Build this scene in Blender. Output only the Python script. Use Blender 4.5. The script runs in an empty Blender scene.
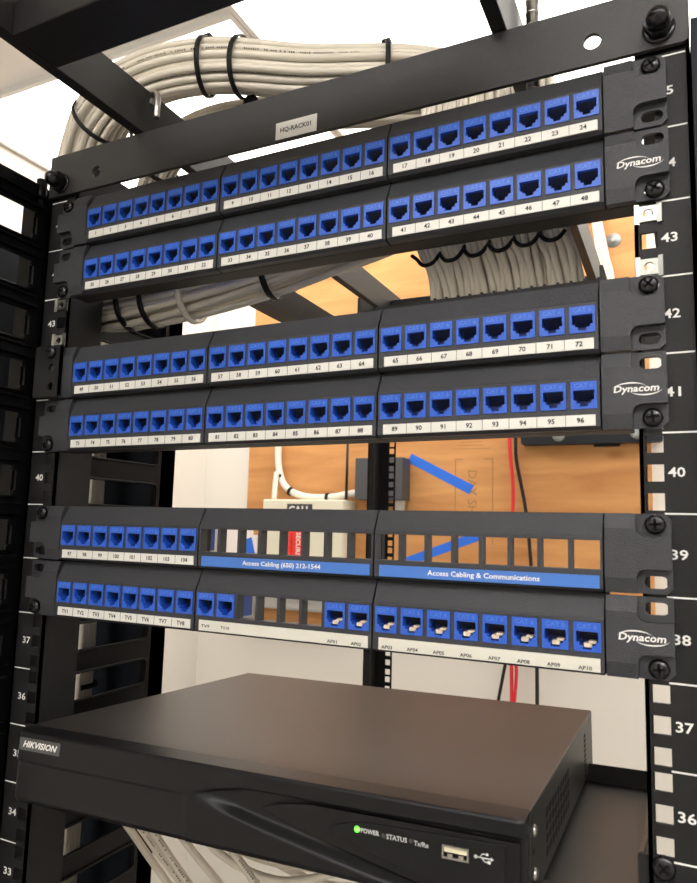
import bpy, bmesh, math, random
from mathutils import Vector, Matrix, Euler
random.seed(7)
S = 0.001            # everything below is in millimetres, built in metres
ZF = 1880.0          # the top edge of rack unit 40 stands 1.88 m above the floor
SC = bpy.context.scene
COL = SC.collection
def W(x, y, z): return Vector((x*S, y*S, (z+ZF)*S))

# ------------------------------------------------------------------ camera
cam = bpy.data.cameras.new('camera'); camo = bpy.data.objects.new('camera', cam); COL.objects.link(camo)
RX = Vector((0.90088051, 0.43320121, 0.02740489)); RY = Vector((-0.02817943, 0.12137, -0.99220726)); RZ = Vector((-0.43315152, 0.89308792, 0.12154723))
m = Matrix((RX, -RY, -RZ)).transposed().to_4x4(); m.translation = W(248.622, -419.705, -56.665)
camo.matrix_world = m
cam.sensor_fit = 'VERTICAL'; cam.sensor_height = 24.0; cam.lens = 702.227/883*24.0
cam.clip_start = 0.02; cam.clip_end = 50
cam.dof.use_dof = True; cam.dof.focus_distance = 0.60; cam.dof.aperture_fstop = 13.0
SC.camera = camo
# ------------------------------------------------------------------ world, exposure
w = bpy.data.worlds.new('world'); SC.world = w; w.use_nodes = True
w.node_tree.nodes['Background'].inputs[0].default_value = (1, .95, .9, 1); w.node_tree.nodes['Background'].inputs[1].default_value = .3
SC.view_settings.view_transform = 'Standard'; SC.view_settings.look = 'None'; SC.view_settings.gamma = 1; SC.view_settings.use_curve_mapping = False
SC.view_settings.exposure = 0.35
LAMP = 7.0           # brightness of the ceiling troffers

# ------------------------------------------------------------------ materials
def lin(c): return tuple(((v/255)/12.92 if v/255 <= .04045 else ((v/255+.055)/1.055)**2.4) for v in c)+(1,)
MATS = {}
def mat(name, rgb, rough=.5, metal=0, noise=0, nscale=60, bump=0, bscale=400, emit=0, spec=.5, coat=0):
    m = bpy.data.materials.new(name); m.use_nodes = True; nt = m.node_tree; b = nt.nodes['Principled BSDF']
    c = lin(rgb); b.inputs['Base Color'].default_value = c; b.inputs['Roughness'].default_value = rough; b.inputs['Metallic'].default_value = metal
    b.inputs['Specular IOR Level'].default_value = spec; b.inputs['Coat Weight'].default_value = coat
    tc = nt.nodes.new('ShaderNodeTexCoord')
    if noise:
        n = nt.nodes.new('ShaderNodeTexNoise'); n.inputs['Scale'].default_value = nscale; n.inputs['Detail'].default_value = 5
        r = nt.nodes.new('ShaderNodeMix'); r.data_type = 'RGBA'
        r.inputs['A'].default_value = tuple(v*(1-noise) for v in c[:3])+(1,); r.inputs['B'].default_value = tuple(min(1, v*(1+noise)) for v in c[:3])+(1,)
        nt.links.new(tc.outputs['Object'], n.inputs['Vector']); nt.links.new(n.outputs['Fac'], r.inputs['Factor']); nt.links.new(r.outputs['Result'], b.inputs['Base Color'])
    if bump:
        n = nt.nodes.new('ShaderNodeTexNoise'); n.inputs['Scale'].default_value = bscale; n.inputs['Detail'].default_value = 2
        bp = nt.nodes.new('ShaderNodeBump'); bp.inputs['Strength'].default_value = bump; bp.inputs['Distance'].default_value = .001
        nt.links.new(tc.outputs['Object'], n.inputs['Vector']); nt.links.new(n.outputs['Fac'], bp.inputs['Height']); nt.links.new(bp.outputs['Normal'], b.inputs['Normal'])
    if emit:
        b.inputs['Emission Color'].default_value = c; b.inputs['Emission Strength'].default_value = emit
    if sum(rgb) < 130 and spec == .5: b.inputs['Specular IOR Level'].default_value = .28 if 'manager' not in name else .15
    MATS[name] = m; return m
mat('wall_paint', (232, 228, 220), .9, noise=.02, nscale=3)
mat('ceiling_paint', (244, 241, 237), .95, noise=.02, nscale=4)
mat('floor_vinyl', (176, 173, 168), .6, noise=.1, nscale=12)
mat('powder_black', (41, 41, 42), .48, spec=.51, noise=.18, nscale=500, bump=.25, bscale=1600)
mat('rail_black', (24, 24, 25), .55, noise=.15, nscale=500, bump=.2, bscale=1500)
mat('rail_dark', (20, 20, 20), .55, bump=.15, bscale=1200)
mat('ladder_black', (28, 27, 27), .42, noise=.12, nscale=90, bump=.08, bscale=600)
mat('panel_plastic', (43, 45, 50), .46, spec=.51, noise=.2, nscale=700, bump=.5, bscale=1500)
mat('panel_steel', (26, 25, 25), .5, bump=.1, bscale=900)
mat('jack_blue', (34, 84, 186), .38, spec=.5)
mat('jack_inner', (12, 34, 104), .5)
mat('contact_block', (66, 70, 86), .4)
mat('jack_text', (64, 112, 204), .45)
mat('contact', (70, 66, 62), .35, metal=.8)
mat('plug_clear', (205, 190, 170), .35)
mat('label_white', (212, 212, 206), .5)
mat('label_cream', (205, 204, 194), .5)
mat('label_blue', (62, 112, 190), .35)
mat('ink', (30, 30, 32), .6)
mat('print_white', (225, 225, 222), .6)
mat('print_grey', (190, 192, 192), .6)
mat('screw_black', (52, 52, 54), .25, metal=.85)
mat('nut_silver', (165, 168, 162), .3, metal=1)
mat('steel_silver', (170, 168, 164), .32, metal=1)
mat('cable_jacket', (224, 217, 202), .45, noise=.05, nscale=50)
mat('cable_print', (92, 88, 84), .6)
mat('tie_black', (18, 18, 18), .5)
mat('tie_beige', (205, 200, 188), .6)
mat('dvr_top', (23, 20, 18), .44, noise=.05, nscale=900, bump=.06, bscale=2200, spec=.7)
mat('dvr_bezel', (11, 12, 14), .36, bump=.06, bscale=1800)
mat('dvr_gloss', (13, 13, 15), .25)
mat('vent_dark', (4, 4, 4), .9)
mat('badge', (70, 70, 70), .4)
mat('led_green', (90, 255, 60), .3, emit=3)
mat('led_off', (60, 62, 62), .3)
mat('usb_ivory', (205, 200, 170), .4)
mat('shelf_black', (31, 28, 26), .42, bump=.05, bscale=1500, spec=.6)
mat('manager_black', (9, 9, 11), .4, bump=.05, bscale=700)
mat('manager_dark', (26, 30, 36), .6)
mat('manager_slate', (31, 36, 42), .6)
mat('box_ivory', (222, 218, 198), .5)
mat('box_grey', (70, 72, 76), .55)
mat('tape_blue', (38, 110, 225), .6)
mat('sticker_red', (232, 46, 36), .5)
mat('paper', (240, 232, 230), .8)
mat('sign_dark', (52, 54, 58), .5)
mat('conduit_white', (228, 226, 216), .5)
mat('wire_red', (215, 40, 48), .5)
mat('wire_black', (34, 36, 38), .5)
mat('bracket_black', (30, 34, 40), .5)
mat('washer', (150, 156, 156), .45, metal=.7)
mat('block_grey', (176, 176, 172), .5)
mat('ply_ink', (168, 124, 76), .8)
mat('troffer_frame', (240, 240, 238), .6)
mat('troffer_light', (255, 251, 247), .5, emit=LAMP)
mat('troffer_soft', (255, 250, 243), .5, emit=LAMP*.42)
def plywood():
    m = bpy.data.materials.new('plywood'); m.use_nodes = True; nt = m.node_tree; b = nt.nodes['Principled BSDF']; b.inputs['Roughness'].default_value = .7
    tc = nt.nodes.new('ShaderNodeTexCoord'); mp = nt.nodes.new('ShaderNodeMapping'); mp.inputs['Scale'].default_value = (1.1, 1, 7)
    nt.links.new(tc.outputs['Object'], mp.inputs['Vector'])
    n = nt.nodes.new('ShaderNodeTexNoise'); n.inputs['Scale'].default_value = 3.2; n.inputs['Detail'].default_value = 8; n.inputs['Distortion'].default_value = .6
    nt.links.new(mp.outputs['Vector'], n.inputs['Vector'])
    cr = nt.nodes.new('ShaderNodeValToRGB'); e = cr.color_ramp.elements
    e[0].position = .3; e[0].color = lin((184, 126, 72)); e[1].position = .7; e[1].color = lin((214, 158, 98)); nt.links.new(n.outputs['Fac'], cr.inputs['Fac'])
    v = nt.nodes.new('ShaderNodeTexVoronoi'); v.inputs['Scale'].default_value = 5.5; mp2 = nt.nodes.new('ShaderNodeMapping'); mp2.inputs['Scale'].default_value = (.8, .01, 1.5)
    nt.links.new(tc.outputs['Object'], mp2.inputs['Vector']); nt.links.new(mp2.outputs['Vector'], v.inputs['Vector'])
    c2 = nt.nodes.new('ShaderNodeValToRGB'); c2.color_ramp.elements[0].position = .03; c2.color_ramp.elements[0].color = (1, 1, 1, 1); c2.color_ramp.elements[1].position = .13; c2.color_ramp.elements[1].color = (0, 0, 0, 1)
    nt.links.new(v.outputs['Distance'], c2.inputs['Fac'])
    mx = nt.nodes.new('ShaderNodeMix'); mx.data_type = 'RGBA'; mx.inputs['B'].default_value = lin((150, 92, 48))
    ml = nt.nodes.new('ShaderNodeMath'); ml.operation = 'MULTIPLY'; ml.inputs[1].default_value = .55
    nt.links.new(c2.outputs['Color'], ml.inputs[0]); nt.links.new(ml.outputs[0], mx.inputs['Factor']); nt.links.new(cr.outputs['Color'], mx.inputs['A']); nt.links.new(mx.outputs['Result'], b.inputs['Base Color'])
    MATS['plywood'] = m
plywood()

# ------------------------------------------------------------------ mesh helpers (coordinates in mm)
TXT = {}
def text_mesh(s, size, bold=0, shear=0, align='CENTER', space=1):
    k = (s, size, bold, shear, align, space)
    if k not in TXT:
        c = bpy.data.curves.new('lettering', 'FONT'); c.body = s; c.size = size; c.align_x = align; c.align_y = 'CENTER'; c.offset = bold; c.shear = shear; c.resolution_u = 2; c.space_character = space
        o = bpy.data.objects.new('lettering', c); COL.objects.link(o)
        bpy.context.view_layer.update()
        me = bpy.data.meshes.new_from_object(o.evaluated_get(bpy.context.evaluated_depsgraph_get()))
        TXT[k] = ([tuple(v.co) for v in me.vertices], [tuple(p.vertices) for p in me.polygons])
        bpy.data.objects.remove(o); bpy.data.curves.remove(c); bpy.data.meshes.remove(me)
    return TXT[k]
def plate_mesh(outer, holes, t):
    c = bpy.data.curves.new('outline', 'CURVE'); c.dimensions = '2D'; c.fill_mode = 'BOTH'; c.extrude = t/2
    for loop in [outer]+holes:
        s = c.splines.new('POLY'); s.points.add(len(loop)-1); s.use_cyclic_u = True
        for p, q in zip(s.points, loop): p.co = (q[0], q[1], 0, 1)
    o = bpy.data.objects.new('outline', c); COL.objects.link(o); bpy.context.view_layer.update()
    me = bpy.data.meshes.new_from_object(o.evaluated_get(bpy.context.evaluated_depsgraph_get()))
    r = ([tuple(v.co) for v in me.vertices], [tuple(p.vertices) for p in me.polygons])
    bpy.data.objects.remove(o); bpy.data.curves.remove(c); bpy.data.meshes.remove(me)
    return r
def rrect(x0, x1, z0, z1, r, n=5, corners=(1, 1, 1, 1)):     # corners: bl, br, tr, tl
    out = []
    for k, (cx, cz, a0) in enumerate(((x0, z0, 180), (x1, z0, 270), (x1, z1, 0), (x0, z1, 90))):
        if not corners[k] or r <= 0: out.append((cx, cz)); continue
        px = cx+(r if cx == x0 else -r); pz = cz+(r if cz == z0 else -r)
        for i in range(n+1):
            a = math.radians(a0+90*i/n); out.append((px+r*math.cos(a), pz+r*math.sin(a)))
    return out
def circ(x, z, r, n=16): return [(x+r*math.cos(2*math.pi*i/n), z+r*math.sin(2*math.pi*i/n)) for i in range(n)]
class MB:
    def __init__(s): s.bm = bmesh.new()
    def faces(s, vs, fs, mi=0, smooth=False, M=None):
        bv = [s.bm.verts.new((M @ Vector(v)) if M else v) for v in vs]
        for f in fs:
            try:
                q = s.bm.faces.new([bv[i] for i in f]); q.material_index = mi; q.smooth = smooth
            except ValueError: pass
        return s
    def box(s, x0, x1, y0, y1, z0, z1, mi=0, M=None):
        vs = [(x, y, z) for x in (x0, x1) for y in (y0, y1) for z in (z0, z1)]
        return s.faces(vs, [(0, 1, 3, 2), (4, 6, 7, 5), (0, 4, 5, 1), (2, 3, 7, 6), (0, 2, 6, 4), (1, 5, 7, 3)], mi, M=M)
    def prism(s, poly, lo, hi, axis='x', mi=0, smooth=False, M=None):   # poly in the other two axes, in order
        n = len(poly); f = {'x': lambda a, p: (a, p[0], p[1]), 'y': lambda a, p: (p[0], a, p[1]), 'z': lambda a, p: (p[0], p[1], a)}[axis]
        vs = [f(lo, p) for p in poly]+[f(hi, p) for p in poly]
        fs = [(i, (i+1) % n, n+(i+1) % n, n+i) for i in range(n)]+[tuple(range(n))[::-1], tuple(range(n, 2*n))]
        return s.faces(vs, fs, mi, smooth, M)
    def plate(s, outer, holes, y0, y1, mi=0, M=None, axis='y'):
        vs, fs = plate_mesh(outer, holes, abs(y1-y0)); ym = (y0+y1)/2
        vs = [((v[0], ym-v[2], v[1]) if axis == 'y' else (ym+v[2], v[0], v[1]) if axis == 'x' else (v[0], v[1], ym+v[2])) for v in vs]
        return s.faces(vs, fs, mi, M=M)
    def tube(s, pts, r, n=8, mi=0, caps=True, closed=False, flat=None):
        pts = [Vector(p) for p in pts]; N = len(pts); rings = []; up = None
        for i, p in enumerate(pts):
            if closed: t = pts[(i+1) % N]-pts[i-1]
            else: t = (pts[min(i+1, N-1)]-pts[max(i-1, 0)])
            t.normalize()
            if up is None: up = Vector((0, 0, 1)) if abs(t.z) < .9 else Vector((1, 0, 0))
            a = t.cross(up).normalized(); up = a.cross(t).normalized()
            rr = r[i] if isinstance(r, (list, tuple)) else r
            ra, rb = (rr, rr) if not flat else (rr*flat[0], rr*flat[1])
            rings.append([s.bm.verts.new(p+a*ra*math.cos(2*math.pi*k/n)+up*rb*math.sin(2*math.pi*k/n)) for k in range(n)])
        M = N if closed else N-1
        for i in range(M):
            A = rings[i]; B = rings[(i+1) % N]
            for k in range(n):
                f = s.bm.faces.new((A[k], A[(k+1) % n], B[(k+1) % n], B[k])); f.smooth = True; f.material_index = mi
        if caps and not closed:
            for R_ in (rings[0][::-1], rings[-1]):
                f = s.bm.faces.new(R_); f.material_index = mi
        return s
    def cyl(s, p0, p1, r0, r1=None, n=20, mi=0): return s.tube([p0, p1], [r0, r0 if r1 is None else r1], n, mi)
    def lathe(s, c, axis, prof, n=24, mi=0):       # prof: (distance along axis, radius)
        pts = [Vector(c)+Vector(axis)*d for d, r in prof]
        rings = []; t = Vector(axis).normalized(); up = Vector((0, 0, 1)) if abs(t.z) < .9 else Vector((1, 0, 0)); a = t.cross(up).normalized(); b = a.cross(t)
        for p, (d, r) in zip(pts, prof): rings.append([s.bm.verts.new(p+a*max(r, .01)*math.cos(2*math.pi*k/n)+b*max(r, .01)*math.sin(2*math.pi*k/n)) for k in range(n)])
        for A, B in zip(rings, rings[1:]):
            for k in range(n):
                f = s.bm.faces.new((A[k], A[(k+1) % n], B[(k+1) % n], B[k])); f.smooth = True; f.material_index = mi
        for R_ in (rings[0][::-1], rings[-1]):
            f = s.bm.faces.new(R_); f.material_index = mi
        return s
    def text(s, t, x, y, z, size, mi=0, bold=0, shear=0, align='CENTER', width=None, M=None, space=1, rot=0):
        vs, fs = text_mesh(t, size, bold, shear, align, space)
        k = 1
        if width:
            xs = [v[0] for v in vs]; k = width/(max(xs)-min(xs))
        ca, sa = math.cos(rot), math.sin(rot)
        return s.faces([(x+v[0]*k*ca-v[1]*sa, y, z+v[0]*k*sa+v[1]*ca) for v in vs], fs, mi, M=M)
    def build(s, name, mats, parent=None, bevel=0, loc=None, recalc=True):
        if recalc: bmesh.ops.recalc_face_normals(s.bm, faces=s.bm.faces[:])
        bmesh.ops.scale(s.bm, vec=(S, S, S), verts=s.bm.verts[:])
        me = bpy.data.meshes.new(name); s.bm.to_mesh(me); s.bm.free()
        for k in ([mats] if isinstance(mats, str) else mats): me.materials.append(MATS[k])
        o = bpy.data.objects.new(name, me); COL.objects.link(o)
        if parent: o.parent = parent
        if loc is not None: o.location = loc
        elif parent is None: o.location = W(0, 0, 0)
        if bevel:
            md = o.modifiers.new('bevel', 'BEVEL'); md.width = bevel*S; md.segments = 2; md.limit_method = 'ANGLE'; md.angle_limit = math.radians(40)
        return o
def thing(name, label, cat, loc, group=None, rot=None):
    o = bpy.data.objects.new(name, None); COL.objects.link(o); o.location = loc; o.empty_display_size = .02
    if rot: o.rotation_euler = rot
    o['label'] = label; o['category'] = cat
    if group: o['group'] = group
    return o
def tag(o, label, cat, group=None, kind=None):
    o['label'] = label; o['category'] = cat
    if group: o['group'] = group
    if kind: o['kind'] = kind
    return o
def struct(name, bm, mats, parent=None):
    o = bm.build(name, mats, parent)
    if parent is None: o['kind'] = 'structure'
    return o
def smooth_path(pts, n=6):
    P = [Vector(p) for p in pts]; out = []
    for i in range(len(P)-1):
        p0 = P[max(i-1, 0)]; p1 = P[i]; p2 = P[i+1]; p3 = P[min(i+2, len(P)-1)]
        for k in range(n):
            t = k/n; out.append(.5*((2*p1)+(p2-p0)*t+(2*p0-5*p1+4*p2-p3)*t*t+(3*p1-p0-3*p2+p3)*t**3))
    out.append(P[-1]); return out
def copy_tree(o, parent=None):
    c = o.copy(); COL.objects.link(c); c.parent = parent
    for ch in list(o.children): copy_tree(ch, c)
    return c

# ------------------------------------------------------------------ room
X0, X1, Y0, Y1, Z0, Z1 = -1135, 2100, -4200, 1400, -ZF, 795
struct('floor', MB().box(X0-50, X1+50, Y0-50, Y1+50, Z0-50, Z0), 'floor_vinyl')
struct('ceiling', MB().box(X0-50, X1+50, Y0-50, Y1+50, Z1, Z1+50), 'ceiling_paint')
struct('wall_back', MB().box(X0-50, X1+50, Y1, Y1+50, Z0, Z1), 'wall_paint')
struct('wall_left', MB().box(X0-50, X0, Y0, Y1, Z0, Z1), 'wall_paint')
struct('wall_right', MB().box(X1, X1+50, Y0, Y1, Z0, Z1), 'wall_paint')
struct('wall_front', MB().box(X0-50, X1+50, Y0-50, Y0, Z0, Z1), 'wall_paint')
def troffer(x, y, sx, sy, label, m='troffer_light'):
    t = thing('ceiling_light', label, 'light', W(x, y, Z1), 'recessed lights in the ceiling')
    f = MB(); f.box(-sx/2-9, -sx/2, -sy/2-9, sy/2+9, -12, 0); f.box(sx/2, sx/2+9, -sy/2-9, sy/2+9, -12, 0); f.box(-sx/2, sx/2, -sy/2-9, -sy/2, -12, 0); f.box(-sx/2, sx/2, sy/2, sy/2+9, -12, 0)
    f.build('frame', 'troffer_frame', t)
    MB().box(-sx/2, sx/2, -sy/2, sy/2, -8, -1).build('diffuser', m, t)
troffer(-770, 925, 700, 930, 'glowing ceiling panel nearest the left wall, seen past the big cable coil', 'troffer_soft')
troffer(-45, 905, 710, 970, 'glowing ceiling panel above the plywood board, behind the top cross bar', 'troffer_soft')
troffer(690, 925, 720, 930, 'glowing ceiling panel high at the right, past the rack corner', 'troffer_soft')
troffer(-200, -3300, 1200, 600, 'left of the two added fill-light panels, unseen far behind the viewer')  # this pair is added, out of view: low fill for cables shaded by the top panel
troffer(1200, -3300, 1200, 600, 'right of the two added fill-light panels, unseen far behind the viewer')
troffer(150, -1100, 1200, 600, 'ceiling panel behind the viewer, lighting the front of the rack')
troffer(1200, -900, 1200, 600, 'ceiling panel behind the viewer on the right side of the room')

# ------------------------------------------------------------------ plywood board and what hangs on the wall behind
YP = 1382
ply = thing('plywood_board', 'knotty orange plywood backboard screwed to the white wall behind the rack', 'board', W(-395, YP, -340))
MB().box(-568, 568, 0, 18, 0, 1080).build('panel', 'plywood', ply)
for x, z in ((98, 677), (-826, 677)):
    MB().lathe((x+395, 0, z+340), (0, -1, 0), [(0, 19), (2, 18), (2.5, 8), (5, 7), (6, 3)]).build('fixing_washer', 'washer', ply)
g = MB(); g.text('DAY SHIFT', 395-262, -.3, 340+22, 34, rot=-math.pi/2, bold=.3)
for x in (-308, -208): g.box(395+x, 395+x+3, -.3, 0, 340-90, 340+133)
g.box(395-308, 395-285, -.3, 0, 340+130, 340+133); g.box(395-230, 395-205, -.3, 0, 340+130, 340+133)
for k, wd in enumerate((105, 70, 60, 50)): g.box(395-265-wd/2, 395-265+wd/2, -.3, 0, 340+158+k*9, 340+160+k*9)
g.build('stamped_print', 'ply_ink', ply)
def tape(p0, p1, wd, label):
    a = Vector((p0[0], 0, p0[1])); b = Vector((p1[0], 0, p1[1])); d = (b-a).normalized(); nrm = Vector((-d.z, 0, d.x))*wd/2
    c = (a+b)/2; vs = [a-nrm-c, b-nrm-c, b+nrm-c, a+nrm-c]
    g = MB(); g.prism([(v.x, v.z) for v in vs], 0, .4, 'y'); o = g.build('tape_strip', 'tape_blue', loc=W(c.x, p0[2], c.z)); tag(o, label, 'tape', 'strips of blue masking tape'); return o
tape((-437, 138, YP-.6), (-262, 50), 26, 'blue tape strip slanting down beside the dark grey wall box')
tape((-440, -144, YP-.6), (-230, -64), 24, 'blue tape strip rising to the right, seen through empty ports under the other strips')
# control box
cb = thing('control_box', 'ivory metal control box with a CALL sign and red sticker on the plywood', 'box', W(-725, 1380, -228))
MB().box(-130, 130, -76, 0, 0, 246).build('cabinet', 'box_ivory', cb, bevel=3)
MB().box(-128, 128, -80, -76, 2, 244).build('cover', 'box_ivory', cb, bevel=2)
sg = MB().box(-46, 34, -83, -80, 190, 233).build('call_sign', 'sign_dark', cb)
MB().text('CALL', -6, -83.4, 215, 30, bold=1).build('lettering', 'print_white', sg)
lk = MB().cyl((95, -80, 70), (95, -86, 70), 8).build('lock', 'steel_silver', cb)
st = MB().box(-40, 6, -81, -80, 58, 172).build('sticker', 'sticker_red', cb)
g = MB(); g.text('SECURITY', -8, -81.3, 112, 19, bold=.5, rot=-math.pi/2); g.build('lettering', 'print_white', st)
g = MB(); g.text('CALL FOR SERVICE', -28, -81.3, 112, 9, rot=math.pi/2); g.build('small_print', 'ink', st)
o = MB().tube([(0, 0, 0), (0, 0, 175)], [4.2, 3.4], 10).build('antenna_rod', 'wire_black', loc=W(-612, 1350, 18)); tag(o, 'thin black antenna rod rising from the ivory control box', 'antenna')
# conduits
o = MB().tube(smooth_path([(-853, 1368, 720), (-852, 1368, 300), (-851, 1366, 200), (-843, 1364, 110), (-815, 1362, 56), (-755, 1362, 30), (-673, 1362, 27), (-610, 1362, 37), (-560, 1364, 44)]), 10, 12).build('flexible_conduit', 'conduit_white')
tag(o, 'white flexible conduit curving down and right into the dark grey box', 'conduit')
o = MB().tube(smooth_path([(-842, 1350, 100), (-843, 1345, 60), (-842, 1342, 19)]), 8, 10).build('cable_branch', 'conduit_white'); tag(o, 'short white cable dropping from the conduit bend into the ivory box', 'cable')
def ring(c, r, nrm, wd, name, m, label, cat, group=None, th=1.2):
    n = Vector(nrm).normalized(); up = Vector((0, 0, 1)) if abs(n.z) < .8 else Vector((0, 1, 0)); a = n.cross(up).normalized(); b = a.cross(n); c = Vector(c)
    ra, rb = r if isinstance(r, tuple) else (r, r)
    g = MB(); vs = []; fs = []; N = 24
    for i in range(N):
        t = 2*math.pi*i/N; d = a*math.cos(t)*ra+b*math.sin(t)*rb; dn = (a*math.cos(t)+b*math.sin(t))*th
        for q in (d-n*wd/2, d+n*wd/2, d+dn+n*wd/2, d+dn-n*wd/2): vs.append(q)
    for i in range(N):
        for k in range(4): fs.append((4*i+k, 4*i+(k+1) % 4, 4*((i+1) % N)+(k+1) % 4, 4*((i+1) % N)+k))
    g.faces(vs, fs, 0, True)
    return tag(g.build(name, m, loc=W(*c)), label, cat, group)
ring((-841, 1362, 88), 11, (-.2, 0, 1), 9, 'cable_tie', 'tie_black', 'upper black tie on the white flexible conduit, above its bend', 'cable tie', 'ties on the wall conduit', 2)
ring((-800, 1362, 44), 11, (1, 0, -.5), 9, 'cable_tie', 'tie_black', 'middle black tie on the white flexible conduit, at its bend', 'cable tie', 'ties on the wall conduit', 2)
ring((-676, 1362, 27), 11, (1, 0, 0), 9, 'cable_tie', 'tie_black', 'black tie on the level end of the white flexible conduit', 'cable tie', 'ties on the wall conduit', 2)
# dark grey box
gb = thing('junction_box', 'dark grey square wall box beside the blue tape, behind the rear post', 'box', W(-504, 1381, 20))
MB().box(-70, 70, -58, 0, 0, 114).build('case', 'box_grey', gb, bevel=2)
MB().box(40, 66, -30, -8, -40, 0).build('cable_gland', 'steel_silver', gb)
# paper with tape
o = MB().box(0, 100, 0, .6, 0, 90).build('paper_note', 'paper', loc=W(-1035, 1381, -160)); tag(o, 'white paper note taped on the edge of the plywood board, left of the ivory box', 'paper')
o = tag(MB().box(0, 78, 0, .6, 0, 72).build('paper_note', 'paper', loc=W(-925+ -70, 1377, -158)), 'white paper note with a blue tape piece across its top', 'paper')
tape((-952, -98, 1375.6), (-936, -150), 30, 'short near-vertical blue tape piece holding a paper note')
# terminal blocks, duct
def block(x, z, label, h):
    t = thing('terminal_block', label, 'terminal block', W(x, 1380, z), 'wiring blocks at the left edge of the board')
    MB().box(-24, 24, -30, 0, 0, h).build('body', 'block_grey', t)
    for i in range(7): MB().box(-21+i*6.4, -17.6+i*6.4, -34, -30, 3, h*.55).build('comb', 'block_grey', t)
    for i in range(2): MB().box(-6, 20, -33, -30, h*.62+i*h*.18, h*.62+i*h*.18+6).build('terminal_row', 'sticker_red' if i else 'wire_black', t)
    MB().box(-23, -10, -33, -30, h*.6, h*.98).build('blue_clip', 'tape_blue', t)
block(-928, -345, 'grey wiring block seen through the lower row of empty ports', 95)
block(-1076, -165, 'grey wiring block seen through the leftmost empty port of the upper row', 95)
o = MB().box(0, 270, -50, 0, 0, 38).build('wire_duct', 'block_grey', loc=W(-890, 1380, -292), bevel=6); tag(o, 'grey horizontal wire duct on the plywood under the ivory box', 'wire duct')
# wires hanging on the board
def wire(pts, r, m, name, label, cat='cable', group=None, n=8):
    o = MB().tube(smooth_path(pts), r, n).build(name, m); return tag(o, label, cat, group)
wire([(-158, 1355, 400), (-157, 1355, 181), (-148, 1355, 60), (-149, 1355, -20), (-152, 1355, -200), (-152, 1355, -393), (-150, 1350, -520)], 4.5, 'wire_red', 'red_wire', 'red wire hanging straight down the plywood beside the black one', group='wires down the wall')
wire([(-150, 1350, -340), (-140, 1355, -393), (-150, 1352, -520)], 4, 'wire_red', 'red_wire', 'lower red wire spreading away from the first under the panels', group='wires down the wall')
wire([(-150, 1362, 400), (-143, 1362, 182), (-140, 1362, 120), (-118, 1362, 0), (-104, 1362, -150), (-96, 1362, -300), (-92, 1362, -393), (-93, 1362, -560)], 4.5, 'wire_black', 'black_wire', 'black wire curving right, down the plywood beside the red one', group='wires down the wall')
wire([(-155, 1365, -320), (-172, 1365, -393), (-195, 1360, -520)], 4, 'wire_black', 'black_wire', 'short black wire slanting left below the red ones', group='wires down the wall')
bb = thing('wall_bracket', 'long black bar with round caps fixed across the plywood', 'bracket', W(50, 1381, 162))
MB().prism(rrect(-178, 150, 0, 55, 8), -26, 0, 'y').build('bar', 'bracket_black', bb)
for x in (-85, 95): MB().lathe((x, -26, 22), (0, -1, 0), [(0, 16), (3, 15), (5, 8)]).build('cap', 'washer', bb)
MB().box(-5, 55, -8, 0, -6, 0).build('bracket_foot', 'bracket_black', bb)
for i, (x, dx) in enumerate(((52, 24), (60, 28), (67, 31))):
    wire([(x-4, 1372-i*3, 790), (x, 1370-i*3, 740), (x+dx*.5, 1370, 640), (x+dx, 1372, 540), (x+dx+6, 1372, 250)], 5.5, 'cable_jacket', 'network_cable', 'white cable of the small trio running up the plywood right of the ladder', 'cable', 'three cables up the plywood')
o = MB().box(0, 46, -30, 0, 0, 40).build('surface_box', 'conduit_white', loc=W(36, 1380, 735), bevel=4); tag(o, 'small white box at the top of the three cables on the plywood', 'box')

# ------------------------------------------------------------------ the rack
U = 44.45
def zu(u): return (u-40)*U            # top edge of unit u
rack = thing('server_rack', 'black four-post equipment rack with numbered units', 'rack', W(0, 0, -ZF))
def L(z): return z+ZF                 # rack children are local to the rack's base
HOLE = 4.75
def mounting_rail(x_in, x_out, y, side, facing, name='mounting_rail'):
    g = MB(); lo, hi = sorted((x_in, x_out)); t0, t1 = (y, y+2.2*facing)
    ya, yb = min(t0, t1), max(t0, t1); hx = side*232.55
    g.box(lo, hx-HOLE, ya, yb, 60, L(224)); g.box(hx+HOLE, hi, ya, yb, 60, L(224))
    z = L(224); prev = z
    for u in range(45, 0, -1):
        for off in (38.1, 22.225, 6.35):
            c = L(zu(u)-U+off)
            if c < 70: continue
            g.box(hx-HOLE, hx+HOLE, ya, yb, c+HOLE, prev); prev = c-HOLE
    g.box(hx-HOLE, hx+HOLE, ya, yb, 60, prev)
    for xx in (x_in, x_out-side*2.2):      # webs of the channel
        a, b = sorted((xx, xx+side*2.2)); 
        if facing < 0 and xx == x_in: continue
        d0, d1 = sorted((y, y+(38 if facing > 0 else 52)*facing)); g.box(a, b, d0, d1, 60, L(224))
        if facing < 0: a, b = sorted((x_out, x_out-side*13)); g.box(a, b, d0, d0+2, 60, L(224))
    return g.build(name, 'rail_black', rack)
for side in (-1, 1):
    r = mounting_rail(side*225, side*257, 0, side, 1)
    g = MB()
    for u in range(28, 46):
        zc = L(zu(u)-U/2)
        g.text(str(u), side*243.6, -.15, zc, 7.4, width=8.6, bold=.12, align='CENTER')
        a, b = sorted((side*237, side*254.5)); g.box(a, b, -.15, 0, L(zu(u))-.55, L(zu(u))+.35)
    g.build('unit_markings', 'print_white', r)
    mounting_rail(side*225, side*257, 755, side, -1)
    MB().box(*sorted((side*227, side*257)), 4, 752, L(225), L(261)).build('side_beam', 'rail_black', rack)
    for k in (0, 1): MB().box(*sorted((side*215, side*265)), 0 if k == 0 else 690, 60 if k == 0 else 757, 0, 60).build('foot', 'rail_black', rack)
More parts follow.
